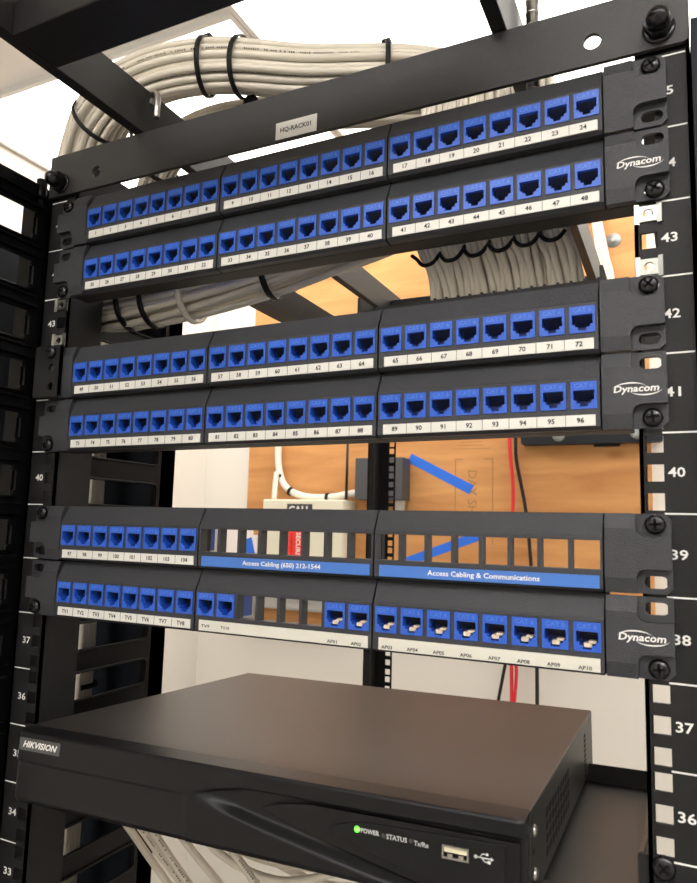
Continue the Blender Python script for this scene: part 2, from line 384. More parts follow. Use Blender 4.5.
for y, nm in ((-3.5, 'top_cross_bar'), (757, 'rear_cross_bar')):
    g = MB()
    d = 1 if y < 100 else -1
    holes = [circ(204, L(241), 5.2), circ(-201, L(240.5), 5)] if d == 1 else []
    g.plate(rrect(-256.5, 257, L(226.3), L(262.3), 4, corners=(0, 1, 0, 0)), holes, y, y+3)
    g.box(-256.5, 257, *sorted((y, y+20*d)), L(262.3), L(264.5))
    tb = g.build(nm, 'powder_black', rack)
    if d == 1:
        for side in (-1, 1):
            g = MB(); x = side*241; z = L(237.5)
            g.lathe((x, y, z), (0, -1, 0), [(0, 9), (1.5, 9), (1.6, 7)])
            g.prism([(x+8.2*math.cos(math.pi*k/3), z+8.2*math.sin(math.pi*k/3)) for k in range(6)], y-8, y-1, 'y')
            g.lathe((x, y-8, z), (0, -1, 0), [(0, 6.6), (3, 6.6), (6, 5.6), (8.2, 3.4), (9.2, .3)])
            g.build('dome_nut', 'screw_black', tb)
g = MB(); g.box(-17.3, 17.3, -.3, 0, -6.6, 6.6); lab = g.build('label_tag', 'label_white', loc=W(-3.1, -3.5, 234.2)); tag(lab, 'white HQ-RACK01 name label stuck on the top cross bar', 'label')
MB().text('HQ-RACK01', 0, -.5, 0, 5.2, bold=.08, width=26).build('lettering', 'ink', lab)
# cage nuts in unit 43
def cage_nut(side, z, label):
    t = thing('cage_nut', label, 'cage nut', W(side*232.55, 0, z), 'cage nuts in unit 43')
    MB().plate([(-4.6, -4.6), (4.6, -4.6), (4.6, 4.6), (-4.6, 4.6)], [circ(0, 0, 2.7, 18)], -1.2, .8).build('nut', 'nut_silver', t)
    for s in (-1, 1):
        MB().prism([(s*4.7, 3), (s*4.7, -1.4), (s*7.2, -2.0), (s*7.6, -.6), (s*5.4, -.2), (s*5.4, 3)], -6, 6, 'z').build('clip', 'nut_silver', t)
cage_nut(1, zu(43)-6.35, 'silver cage nut in the right rail above the number 43')
cage_nut(1, zu(43)-38.1, 'silver cage nut in the right rail below the number 43')
cage_nut(-1, zu(43)-6.35, 'silver cage nut in the left rail above the number 43')
cage_nut(-1, zu(43)-38.1, 'silver cage nut in the left rail below the number 43')
def phillips(x, y, z, parent, r=5.3, a=.4):
    g = MB(); g.lathe((x, y, z), (0, -1, 0), [(0, r), (1.6, r), (2.8, r*.86), (3.5, r*.6), (3.7, .3)], 20)
    for k in range(2):
        t = a+k*math.pi/2; d = Vector((math.cos(t), 0, math.sin(t))); nn = Vector((-math.sin(t), 0, math.cos(t)))
        c = Vector((x, 0, z)); q = [c+d*3.2+nn*.7, c-d*3.2+nn*.7, c-d*3.2-nn*.7, c+d*3.2-nn*.7]
        g.prism([(v.x, v.z) for v in q], y-3.95, y-3.0, 'y', mi=1)
    return g.build('screw', ['screw_black', 'vent_dark'], parent)

# ------------------------------------------------------------------ patch panels
def stepped(x, z):    # RJ45 opening
    return [(x-5.8, z+2.9), (x-5.8, z-2.9), (x-4.2, z-2.9), (x-4.2, z-4.6), (x-2.3, z-4.6), (x-2.3, z-6.6), (x+2.3, z-6.6), (x+2.3, z-4.6), (x+4.2, z-4.6), (x+4.2, z-2.9), (x+5.8, z-2.9), (x+5.8, z+2.9)]
def jack_mesh(plug):
    g = MB(); h = stepped(0, 0)
    g.plate([(-7.2, -7.9), (7.2, -7.9), (7.2, 7.9), (-7.2, 7.9)], [h], -.9, 9, 0)
    g.box(-7.2, 7.2, 9, 22, -7.9, 7.9, 0)
    g.box(-5.7, 5.7, 8.6, 8.95, -6.5, 3.5, 1)
    g.prism([(1.2, 3.5), (8.6, 3.5), (8.6, -1.6)], -4.8, 4.8, 'x', 5)
    for i in range(8):
        x = -3.57+i*1.02; g.prism([(1.2, 3.3), (8.4, -2.1), (8.6, -2.4), (1.0, 3.1)], x-.22, x+.22, 'x', 2)
    g.text('CAT 6', 0, -1.0, 5.5, 3.6, 3, width=10.6, bold=.12)
    if plug:
        g.box(-1.9, 2.2, .4, 6.5, -5.6, -3.4, 4); g.box(.5, 4.6, 1.4, 7.5, -3.6, -2.2, 4)
    o = g.build('keystone_jack', ['jack_blue', 'jack_inner', 'contact', 'jack_text', 'plug_clear', 'contact_block']); return o
J0, J1 = jack_mesh(0), jack_mesh(1)
JM = [J0.data, J1.data]
for o in (J0, J1): bpy.data.objects.remove(o)
PITCH = 16.99
HX = [(i-3.5)*PITCH for i in range(8)]
def housing_mesh():
    g = MB(); H = 21.45; F = -7.5; Bk = .4; zt, zb = 6.3, -9.7; wj = 7.35; X = 68.15
    g.prism([(Bk, H), (-.6, H), (-6.7, 9.2), (F, 8.0), (F, zt), (Bk, zt)], -X, X, 'x')
    g.prism([(Bk, zb), (F, zb), (F, -19.9), (-5.4, -H), (Bk, -H)], -X, X, 'x')
    xs = [-X]+[v for h in HX for v in (h-wj, h+wj)]+[X]
    for a, b in zip(xs[::2], xs[1::2]): g.box(a, b, F, Bk, zb, zt)
    for h in HX[1:]: g.box(h-PITCH/2-.25, h-PITCH/2+.25, F-.35, F, zt, zt+1.6)
    return g
hm = housing_mesh().build('h', 'panel_plastic'); HM = hm.data; bpy.data.objects.remove(hm)
def label_strip(par, kind, data):
    x0, x1 = -64.0, 65.6
    if kind == 'cells':
        g = MB(); g.box(x0, x1, -.8, 0, -3.15, 3.15, 0)
        for i in range(1, 8): g.box(x0+(x1-x0)*i/8-.12, x0+(x1-x0)*i/8+.12, -.95, -.8, -3.15, 3.15, 1)
        for i, t in enumerate(data): g.text(t, x0+(x1-x0)*(i+.5)/8, -1.0, -.1, 4.1, 1, bold=.1)
        mats = ['label_white', 'ink']
    elif kind == 'plain':
        g = MB(); g.box(x0, x1+.5, -.8, 0, -3.6, 3.6, 0)
        for i, t in enumerate(data):
            if t: g.text(t, HX[i]*.98, -1.0, -1.9 if 'AP' in t else -.4, 2.9, 1, bold=.05, width=7.2)
        mats = ['label_cream', 'ink']
    else:
        g = MB(); g.box(x0-.6, x1+.8, -.8, 0, -3.5, 3.5, 0); g.text(data[0], 1, -1.0, 0, 4.2, 1, bold=.08, width=data[1])
        mats = ['label_blue', 'print_white']
    o = g.build('label_strip', mats, par); o.location = (0, -7.5*S, -16.3*S)
    return o
EAR0, EAR1 = 206.7, 240.4
def ear(par, side, row, zc, logo, dark=0):
    """end cap: a raised body with a rounded pocket round the slot; row 0 has its screw at the top, row 1 at the bottom"""
    H = 21.9; up = 1 if row == 0 else -1
    sx = side
    def P(poly): return [(sx*x, z) for x, z in poly]
    H = 21.45; g = MB(); slot_z = -up*15.3; sc_z = up*15.7
    holes = []
    def slot(zz): return rrect(226.5, 238.2, zz-3.3, zz+3.3, 3.2, 5)
    g.plate(P([(EAR0, -H), (EAR1-3.5, -H), (EAR1, -H+3.5), (EAR1, H-.2), (EAR1-.2, H), (EAR0, H)] if row else [(EAR0, -H), (EAR1-3, -H), (EAR1, -H+3), (EAR1, H-3), (EAR1-3, H), (EAR0, H)]), [P(slot(slot_z)), P(rrect(227, 238, sc_z-3.2, sc_z+3.2, 3.1))], -2.6, -.1)
    # raised body with both pockets cut away
    pk = 222.5
    def corner(zsign):     # rounded pocket outline, from outer edge towards the end
        a = 8.3; r = 5
        pts = [(EAR1, zsign*a)]
        for i in range(6):
            t = math.radians(90*i/5); pts.append((pk+r-r*math.sin(t), zsign*(a+r-r*math.cos(t))))
        return pts
    top = corner(1); bot = corner(-1)
    body = top+[(EAR0, 13.3), (EAR0, -13.3)]+bot[::-1]
    g.prism(P(body), -7.4, -2.6, 'y')
    for q in (1, -1): g.prism([(-7.4, q*13.3), (-4.4 if q > 0 else -5.7, q*H), (-2.6, q*H), (-2.6, q*13.3)], *sorted((sx*EAR0, sx*pk)), 'x')
    o = g.build('end_cap', 'panel_plastic', par); o.location = (0, 0, zc*S)
    phillips(sx*232.5, -2.7, sc_z, o, a=random.uniform(0, 1.5))
    if logo:
        g = MB(); g.text('Dynacom', 224.5, -7.6, .2, 5.4, bold=.12, shear=.15, width=23.5)
        for (cx, cz, rx, rz, a0, a1) in ((221.5, -.6, 9.5, 4.6, 170, 20), (229.5, .6, 9, 4.4, 350, 200)):
            vs = []; N = 16
            for i in range(N+1):
                t = math.radians(a0+(a1-a0)*i/N); k = math.sin(math.pi*i/N)*.7+.05
                vs.append((cx+rx*math.cos(t), -7.6, cz+rz*math.sin(t))); vs.append((cx+rx*math.cos(t), -7.6, cz+(rz-k)*math.sin(t)))
            g.faces(vs, [(2*i, 2*i+1, 2*i+3, 2*i+2) for i in range(N)])
        g.build('logo', 'print_white', o)
    return o
def patch_panel(ztop, label, mods, dx=0, dy=0, dz=0, bar=False, tilt=0):
    """mods: for both rows the three modules: (jacks string, label kind, label data); j jack, p jack with plug, . empty"""
    t = thing('patch_panel', label, 'patch panel', W(dx, dy, ztop-2*U+dz), 'blue-port patch panels', rot=(0, -math.radians(tilt), 0))
    g = MB()
    for k, (za, zb) in enumerate(((.6, 2.2), (2*U-2.2, 2*U-.6))): g.box(-222, 222, .5, 15.5, za, zb)
    g.box(-222, -206, .1, 2.5, .6, 2*U-.6)
    for x in (-206, -69, 69, 206): g.box(x-2, x+2, .5, 5, 2.2, 2*U-2.2)
    g.box(-206, 206, .5, 6, U-1.2, U+1.2)
    g.build('frame', 'panel_steel', t)
    for row in (0, 1):
        zc = (1.5-row)*U
        for k in range(3):
            jacks, kind, data = mods[row][k]
            h = bpy.data.objects.new('port_module', HM); COL.objects.link(h); h.parent = t; h.location = ((k-1)*137.5*S, 0, zc*S)
            for i, c in enumerate(jacks):
                if c == '.': continue
                j = bpy.data.objects.new('keystone_jack', JM[1 if c == 'p' else 0]); COL.objects.link(j); j.parent = h; j.location = (HX[i]*S, (-7.5+.35)*S, -1.7*S)
            label_strip(h, kind, data)
        ear(t, 1, row, zc, row == 1); ear(t, -1, row, zc, False)
    if bar:
        g = MB(); g.box(44, 207, 36, 42, 2*U+7.5, 2*U+14.5); g.box(44, 46, 12, 42, 2*U-1, 2*U+14.5); g.box(205, 207, 12, 42, 2*U-1, 2*U+14.5)
        for i in range(14): x = 92+i*8.4; g.box(x, x+1.6, 34.8, 43, 2*U+6.8, 2*U+15.3)
        g.build('cable_bar', 'panel_steel', t)
    return t
def nums(a): return [[('j'*8, 'cells', [str(a+8*k+i) for i in range(8)]) for k in range(3)], [('j'*8, 'cells', [str(a+24+8*k+i) for i in range(8)]) for k in range(3)]]
patch_panel(zu(45), 'topmost patch panel with ports numbered 1 to 48, under the top cross bar', nums(1), dx=4, dy=-1, dz=-1.6, tilt=.3)
patch_panel(zu(42), 'middle patch panel with ports numbered 49 to 96', nums(49), bar=True, tilt=.38)
patch_panel(zu(39), 'lowest patch panel with empty ports, blue company strips and TV and AP labels', [
    [('j'*8, 'cells', [str(i) for i in range(97, 105)]), ('.'*8, 'blue', ('Access Cabling (650) 212-1544', 61)), ('.'*8, 'blue', ('Access Cabling & Communications', 67))],
    [('j'*8, 'cells', ['TV%d' % i for i in range(1, 9)]), ('jj....pp', 'plain', ['TV9', 'TV10', '', '', '', '', 'AP01', 'AP02']), ('p'*8, 'plain', ['AP%02d' % i for i in range(3, 11)])]], tilt=.12)
# small bracket over the left ear of unit 42
bk = thing('adapter_bracket', 'small black steel bracket over the left ear of the middle panel', 'bracket', W(-233, -7.8, zu(42)-U+2))
g = MB(); g.plate(rrect(-15.5, 15, -2, 42, 2), [circ(4.5, 23, 3.4), circ(4.5, 7, 3.4)], -2, 0); g.box(13, 15, -2, 0.2, -2, 42)
g.build('plate', 'rail_black', bk); phillips(3.5, -2, 36, bk)

# ------------------------------------------------------------------ video recorder on its shelf
P0 = W(-.553, -49.632, -196.765)
axis = Vector((-.043, -.018, .017)); RM = Matrix.Rotation(axis.length, 4, axis.normalized())
base = P0+RM.to_3x3() @ Vector((0, 0, -.048))
dv = thing('video_recorder', 'flat black video recorder with a glowing green power light on the shelf', 'video recorder', base, rot=RM.to_euler())
HW = 174.5; DD = 281; TB = 48     # local: z 48 is the top plate
g = MB(); g.prism([(-170, 4), (HW, 4), (HW, 48), (-170, 48)], 0, DD-1, 'y')
g.prism([(-164, 0.6), (HW-6, .6), (HW, 4), (-170, 4)], 2, DD-4, 'y')
cv = g.build('cover', 'dvr_top', dv, bevel=.9)
g = MB()
for i in range(9):
    for j in range(4):
        y = 43+i*10.5; z = 12+j*6.6; g.prism([(y, z), (y+6, z), (y+8.5, z+4.2), (y+2.5, z+4.2)], HW-.2, HW+.15, 'x')
g.build('vent', 'vent_dark', dv); g = MB()
for j in range(9): g.prism([(222, 8+j*3.6), (232, 8+j*3.6), (233.5, 10+j*3.6), (223.5, 10+j*3.6)], HW-.2, HW+.15, 'x')
g.build('vent', 'vent_dark', dv)
for z in (37, 17):
    MB().lathe((HW, 6, z), (1, 0, 0), [(0, 3), (1, 3), (2, 2), (2.2, .2)], 14).build('case_screw', 'steel_silver', dv)
MB().cyl((HW-.1, 6, 27), (HW+.15, 6, 27), 1.6).build('screw_hole', 'vent_dark', dv)
# front bezel: a height field x, z -> y
def fy(x, z):
    """z measured down from the top, 0..-46"""
    zz = z
    y = -13.5
    if zz > -2.5: y = -13.5+(zz+2.5)/2.5*2.2            # rounded top edge
    if zz < -43: y = -13.5+(-43-zz)/3*2
    lid = -19.3 if x < -20 else -19.3+ (x+20)*(-11.8+19.3)/192 if x < 172 else -11.8
    # leaf-shaped scoop right of x=-19
    if x > -24:
        u = (x+24)/196.
        upz = -19.8+min(1, u*5.0)**.6*9.0+ u*1.5         # upper edge of the leaf
        upz = min(upz, -8.8)
        loz = -20.2-26*min(1, u*1.35)**.8
        if loz < zz < upz:
            d = min((upz-zz)/1.6, 1); e = min((zz-loz)/7., 1)
            e = e*e*(3-2*e)
            y += 6.0*min(1, d)*e*min(1, u*6)
    else:
        if zz < -19.6: y += .9*min(1, (-19.6-zz)/.6)
    if x < -20 and zz >= -19.6: pass
    return y
g = MB(); NX, NZ = 176, 62; BL, BR = -167, 174; vs = []
for i in range(NX+1):
    x = BL+(BR-BL)*i/NX
    for j in range(NZ+1):
        z = -1.2-44.8*j/NZ
        y = fy(x, z)
        e = min(x-BL, BR-x)
        if e < 4: y += (4-e)**2/16*2.2
        vs.append((x, y, z+48))
g.faces(vs, [(i*(NZ+1)+j, (i+1)*(NZ+1)+j, (i+1)*(NZ+1)+j+1, i*(NZ+1)+j+1) for i in range(NX) for j in range(NZ)], 0, True)
n0 = len(g.bm.verts)
edge = [BL+(BR-BL)*i/NX for i in range(NX+1)]
# top slope, bottom, sides, closing onto the case
top = [vs[i*(NZ+1)] for i in range(NX+1)]; bot = [vs[i*(NZ+1)+NZ] for i in range(NX+1)]
g.faces(top+[(x, 0, 48.2) for x in edge], [(i, i+1, NX+2+i, NX+1+i) for i in range(NX)], 0)
g.faces(bot+[(x, 0, 2) for x in edge], [(i, NX+1+i, NX+2+i, i+1) for i in range(NX)], 0)
for s, i in ((-1, 0), (1, NX)):
    col = vs[i*(NZ+1):(i+1)*(NZ+1)]
    g.faces(col+[(col[0][0], 0, v[2]) for v in col], [(j, j+1, NZ+2+j, NZ+1+j) for j in range(NZ)], 0)
bz = g.build('front_bezel', 'dvr_bezel', dv, recalc=True)
# dark glossy fascia inside the scoop
def fasc(x0, tip_z, ztop0, ztop1, zbot, x1, y0, y1, name, m, par):
    pts = []
    N = 18
    for i in range(N+1):
        t = i/N; x = x0+(x1-x0)*t; pts.append((x, min(tip_z+(ztop0-tip_z)*min(1, (t*4.5))**.5+(ztop1-ztop0)*t, 48-13.0)))
    low = []
    for i in range(N+1):
        t = i/N; x = x0+(x1-x0)*t; low.append((x, tip_z-(tip_z-zbot)*min(1, t*1.3)**.8))
    g = MB(); g.prism(pts+low[::-1][:-1], y0, y1, 'y'); return g.build(name, m, par, bevel=.3)
fa = fasc(26, 48-20, 48-13.5, 48-12.5, 4.5, 171, -10.2, -7, 'fascia', 'dvr_gloss', dv)
ip = fasc(68, 48-23, 48-17.5, 48-14.6, 7.5, 164, -10.9, -10.1, 'indicator_panel', 'dvr_bezel', dv)
g = MB(); g.lathe((85.5, -10.9, 48-20.6), (0, -1, 0), [(0, 1.5), (.4, 1.4), (.7, .5)], 14); g.build('power_light', 'led_green', dv)
for i, x in enumerate((100.6, 115.8)): MB().lathe((x, -10.9, 48-21.2), (0, -1, 0), [(0, 1.1), (.3, 1.0)], 12).build('indicator_light', 'led_off', dv)
g = MB(); g.text('POWER', 87.6, -11.05, 27.2, 3.2, align='LEFT', width=10.4, bold=.06); g.text('STATUS', 102.2, -11.05, 26.7, 3.2, align='LEFT', width=11.4, bold=.06); g.text('Tx/Rx', 117.4, -11.05, 26.3, 3.2, align='LEFT', width=8, bold=.06)
g.build('panel_lettering', 'print_grey', dv); g = MB(); g.tube([(149.5, -11.1, 26), (157.5, -11.1, 26)], .28, 6); g.lathe((149.5, -11, 26), (0, -1, 0), [(0, .9), (.15, .9)], 10)
g.tube([(151.5, -11.1, 26), (153, -11.1, 27.8), (155, -11.1, 27.8)], .25, 6); g.tube([(152.5, -11.1, 26), (154, -11.1, 24.4), (156, -11.1, 24.4)], .25, 6)
g.box(155.5, 157, -11.2, -11, 23.7, 25.1); g.lathe((155.2, -11, 27.8), (0, -1, 0), [(0, .7), (.15, .7)], 10); g.prism([(157, 25.1), (157, 26.9), (158.6, 26)], -11.2, -11, 'y')
g.build('usb_symbol', 'print_grey', dv)
us = MB().plate([(132.6, 22.6), (146.2, 22.6), (146.2, 28.8), (132.6, 28.8)], [[(133.4, 23.4), (145.4, 23.4), (145.4, 28), (133.4, 28)]], -12.2, -10.2).build('usb_port', 'steel_silver', dv)
MB().box(133.6, 145.2, -11.6, -10.4, 25.6, 27.8).build('usb_tongue', 'usb_ivory', us)
g = MB(); g.box(133.4, 145.4, -10.95, -10.9, 23.4, 28, 0); g.box(135.4, 138, -11.9, -11, 23.4, 25, 1); g.box(141, 143.6, -11.9, -11, 23.4, 25, 1); g.build('usb_socket', ['vent_dark', 'steel_silver'], us)
bd = MB().box(-163.5, -127, -13.9, -13.3, 48-12.3, 48-4.4).build('badge', 'badge', dv)
MB().text('HIKVISION', -145.3, -14.1, 48-8.4, 5.4, bold=.14, shear=.35, width=31).build('badge_lettering', 'print_white', bd)
# shelf
slope = -.044
sh = thing('rack_shelf', 'black cantilever shelf carrying the video recorder', 'shelf', W(0, 0, -250), rot=RM.to_euler())
g = MB(); g.box(-219, 219, 0, 205, -1.5, .2); g.box(-219, 219, 203.5, 205, .2, 14); g.box(-219, 219, 0, 1.5, -18, -1.5)
g.build('tray', 'shelf_black', sh)
for s in (1, -1):
    g = MB(); g.prism([(0, -50 if s > 0 else -12), (0, 22), (60, 13), (205, 13), (205, -4), (60, -20)], s*221-1.2, s*221+1.2, 'x'); g.build('side_plate', 'shelf_black', sh)
for s in (1,):
    g = MB(); xa, xb = sorted((s*220, s*252)); g.plate(rrect(xa, xb, 24-2*U, 24, 1.5), [], -3.2, -.6); e = g.build('front_ear', 'rail_black', sh)
    phillips(s*232.5, -3.2, 19.5, e, r=6.0, a=.8)

# ------------------------------------------------------------------ overhead cable ladder
la = thing('cable_ladder', 'black overhead cable ladder crossing above the rack', 'cable ladder', W(-4.5, 0, 265))
for s in (-1, 1):
    g = MB(); x0, x1 = sorted((s*156.5, s*146.5)); g.box(x0, x1, -900, 1375, 0, 39); g.build('side_rail', 'ladder_black', la, bevel=.6)
for k, y in enumerate((-425, -111, 250, 560, 870, 1180)):
    MB().box(-146.5, 146.5, y-19, y+19, 0, 25).build('rung', 'ladder_black', la, bevel=1)
jb = thing('hook_bolt', 'silver hook bolt clamping the left ladder rail to the cross bar', 'bolt', W(-143, -1, 264.4))
MB().tube(smooth_path([(-9, 5, 31), (-5, 3, 35), (0, 1, 35), (3, 0, 30), (4, -1, 21), (4, -1, 11)], 5), 2.8, 10).build('hook', 'steel_silver', jb)
g = MB()
pts = []
g.tube([(0, 0, 0), (0, 0, 580)], 4.2, 12)
for i in range(60): g.lathe((0, 0, i*9.6), (0, 0, 1), [(0, 4.2), (1.2, 4.9), (2.4, 4.2)], 10)
o = g.build('threaded_rod', 'steel_silver', loc=W(160, 38, 190+25)); tag(o, 'silver threaded rod hanging from the ceiling beside the right ladder rail', 'rod')

# ------------------------------------------------------------------ vertical cable managers
def manager(side, label):
    t = thing('cable_manager', label, 'cable manager', W(side*258.5, 0, -ZF), 'vertical cable managers beside the rack')
    H = ZF+236; s = side
    def wallpanel(x, ya, yb, oya, oyb, zo, hh, name, m, u0=30, u1=45, rim=True):
        holes = [rrect(oya, oyb, L(zu(u))-zo-hh/2, L(zu(u))-zo+hh/2, 5, 4) for u in range(u0, u1+1)]
        g = MB(); g.plate([(ya, 40), (yb, 40), (yb, H), (ya, H)], holes, x, x+s*2.5, axis='x')
        if rim:
            for u in range(u0, u1+1):
                zc = L(zu(u))-zo; pts = [(x-s*1.0, p[0], p[1]) for p in rrect(oya, oyb, zc-hh/2, zc+hh/2, 5, 4)]
                g.tube(pts, 1.3, 6, closed=True)
        return g.build(name, m, t)
    if s < 0:
        wallpanel(0, -165, -3, -150, -12, 25.4, 27.5, 'finger_panel', 'manager_black')
        g = MB()
        for u in range(30, 46):
            zc = L(zu(u))-25.4
            for q in (10.5, -10.5): g.cyl((.6, -14.5, zc+q), (3.2, -14.5, zc+q), 2.6, n=12)
        g.build('rivets', 'manager_black', t)
        g = MB()
        for u in range(30, 46):
            zc = L(zu(u))-25.4+U/2; g.box(-.5, 5, -160, -6, zc-5.5, zc-3.5); g.box(-.5, 4, -160, -6, zc+3.5, zc+5.5)
        g.build('finger_ribs', 'manager_black', t)
        wallpanel(0, 40, 190, 52, 161, 29.5, 25, 'rear_finger_panel', 'manager_black')
        MB().box(-16, -1.6, -14, 40, 40, H).build('front_post', 'manager_black', t)
        MB().box(-12, 0, 168, 190, 40, H).build('rear_post', 'manager_black', t)
        wallpanel(-150, -165, -3, -150, -12, 25.4, 27.5, 'outer_finger_panel', 'manager_black', rim=False)
        MB().box(-152, -149, -3, 190, 40, H).build('outer_panel', 'manager_dark', t)
        MB().box(-150, 0, 188, 190, 40, H).build('back_panel', 'manager_dark', t)
        MB().box(-152, 0, -165, 190, 0, 40).build('base', 'manager_black', t)
        MB().cyl((-2, -8, H-22), (-2, -8, H+6), 4.6, n=14).build('top_pin', 'manager_black', t)
    else:
        MB().box(-1, 150, -8, 190, 40, H).build('cover', 'manager_slate', t); MB().box(0, 150, -8, 190, 0, 40).build('base', 'manager_black', t)
    return t
manager(-1, 'black vertical cable manager with rows of finger slots, left of the rack')
manager(1, 'dark slate vertical cable manager, right of the rack')

# ------------------------------------------------------------------ cables
def bundle(path, offs, r, label, group, twist=0, seg=6, printed=(), jit=.6, name='network_cable', scale=None):
    """one tube per cable; offs are (a, b) in the plane across the path"""
    P = smooth_path(path, seg); out = []
    frames = []; up = Vector((0, 0, 1))
    for i, p in enumerate(P):
        t = (P[min(i+1, len(P)-1)]-P[max(i-1, 0)]).normalized()
        a = t.cross(up)
        if a.length < .2: a = Vector(frames[-1][0]) if frames else Vector((1, 0, 0))
        a.normalize()
        if frames and a.dot(frames[-1][0]) < 0: a = -a
        b = a.cross(t).normalized(); frames.append((a, b))
    for c, (oa, ob) in enumerate(offs):
        ph = random.uniform(0, 6.28); pts = []
        for i, p in enumerate(P):
            f = i/(len(P)-1); th = twist*f; ca, sa = math.cos(th), math.sin(th); k = scale(f) if scale else 1
            xa = (oa*ca-ob*sa)*k+jit*math.sin(ph+f*9); xb = (oa*sa+ob*ca)*k+jit*math.cos(ph+f*8)
            pts.append(p+frames[i][0]*xa+frames[i][1]*xb)
        g = MB(); mid = sum(pts, Vector())/len(pts); g.tube([q-mid for q in pts], r, 9)
        if c in printed:      # printed jacket legend: a row of small characters along the cable
            cp = Vector((248.6, -419.7, -56.7))
            for i in range(3, len(pts)-3):
                if i % 8 in (0,): continue
                q0, q1 = pts[i], pts[i+1]; tt = (q1-q0).normalized(); nn = (cp-q0); nn = (nn-tt*nn.dot(tt)).normalized(); ww = nn.cross(tt).normalized()
                n_ = max(1, int((q1-q0).length/1.9))
                for k in range(n_):
                    if random.random() < .25: continue
                    o_ = q0+(q1-q0)*((k+.1)/n_)-mid+nn*(r+.05); l_ = 1.15; h_ = random.choice((.55, .75)); 
                    g.faces([o_-ww*h_, o_+tt*l_-ww*h_, o_+tt*l_+ww*h_, o_+ww*h_], [(0, 1, 2, 3)], 1)
        o = g.build(name, ['cable_jacket', 'cable_print'], loc=W(*mid), recalc=False); tag(o, label, 'cable', group); out.append(o)
    return out
def pack(n, r, sx=1, sz=1, gap=1.02):
    pts = []; d = 2*r*gap
    for i in range(-12, 13):
        for j in range(-12, 13):
            x = (i+(j % 2)*.5)*d; z = j*d*.866; pts.append(((x/sx)**2+(z/sz)**2, x, z))
    pts.sort(); return [(p[1], p[2]) for p in pts[:n]]
CO = 'in the thick coil looping over the ladder and down the left'
main = [(120, 180, 340), (45, 118, 340), (-46, 84, 345), (-120, 52, 351), (-190, 42, 352), (-254, 52, 340), (-304, 78, 305), (-334, 100, 262), (-346, 118, 200), (-348, 130, 120), (-348, 136, 0)]
bundle(main, pack(34, 3.3, 1, 1.1), 3.3, 'beige network cable bundled '+CO, 'cables of the outer coil', twist=1.1, jit=.9, scale=lambda f: 1.0+.3*math.exp(-((f-.62)/.14)**2), printed=(4, 9, 12, 15, 18, 20, 22, 24, 25))
inner = [(140, 190, 322), (40, 140, 322), (-60, 108, 324), (-150, 88, 322), (-215, 100, 312), (-262, 125, 275), (-290, 142, 240), (-312, 150, 180), (-320, 152, 60)]
bundle(inner, pack(18, 3.3, 1.2, .8), 3.3, 'beige network cable in the smaller inner loop behind the left ladder rail', 'cables of the inner loop', twist=.9, printed=(7, 9, 11, 13))
TG = 'ties around the cable coil'
def tie_on(path_pt, nrm, rad, label, head=None):
    o = ring(path_pt, rad, nrm, 4.2, 'cable_tie', 'tie_black', label, 'cable tie', TG, 1.4)
    return o
def tie_h(c, nrm, rad, label, hp):
    t = thing('cable_tie', label, 'cable tie', W(*c), TG)
    r_ = ring((0, 0, 0), rad, nrm, 4.2, 'strap', 'tie_black', '', '', None, 1.5)
    for k in ('label', 'category'): del r_[k]
    r_.parent = t; r_.location = (0, 0, 0)
    h = Vector(hp); MB().box(h.x-4, h.x+4, h.y-3.5, h.y+3.5, h.z-3, h.z+5).build('head', 'tie_black', t, bevel=.8)
    return t
RB = 24
tie_h((-131, 49, 351.5), (1, .3, -.05), (RB, RB), 'black tie with a raised square head near the top of the coil', (0, 0, RB+2))
tie_h((-100, 60, 349.5), (1, .15, -.12), (RB, RB+1), 'black tie near the top of the coil, right of the square-headed one', (4, 12, -RB-3))
tie_h((20, 107, 341), (1, .5, 0), (RB, RB), 'black tie at the right end of the coil just above the cross bar', (0, 0, RB+2))
tie_h((-262, 57, 334), (.85, -.35, .45), (RB+5, RB+5), 'black tie with a round knob high on the left bend of the coil', (-22, -9, 16))
tie_h((-346, 118, 206), (.05, -.05, 1), (RB, RB), 'black tie at the foot of the coil beside the left dome nut', (-10, -18, 0))
tie_h((-112, 95, 323.5), (1, .3, 0), (19, 16), 'black tie around the inner loop under the big coil', (0, 0, -16))
tie_h((-232, 108, 302), (.9, -.4, .6), (19, 16), 'black tie on the inner loop where it turns down', (0, 0, 15))
# bundle seen under the top panel
under = [(-330, 150, 250), (-315, 120, 190), (-285, 85, 155), (-235, 62, 141), (-165, 58, 141), (-95, 64, 150), (-30, 78, 166), (40, 95, 190), (110, 120, 230), (140, 140, 300)]
bundle(under, pack(24, 3.2, 1.0, 1.0), 3.2, 'beige network cable in the sagging bundle below the top panel', 'cables sagging below the top panel', twist=1.6, jit=1.6, printed=(6, 12, 14))
UG = 'ties on the sagging bundle'
for c, l, m_ in (((-212, 60, 141), 'black tie at the left end of the sagging bundle', 'tie_black'), ((-184, 59, 141), 'second black tie from the left on the sagging bundle', 'tie_black'), ((-66, 70, 157), 'black tie on the rising right end of the sagging bundle', 'tie_black'), ((-142, 60, 143), 'beige cable wrap round the middle of the sagging bundle', 'cable_jacket')):
    ring(c, (22, 22), (1, .1, .1), 5, 'cable_tie', m_, l, 'cable tie', UG, 1.4 if m_ == 'tie_black' else 3)
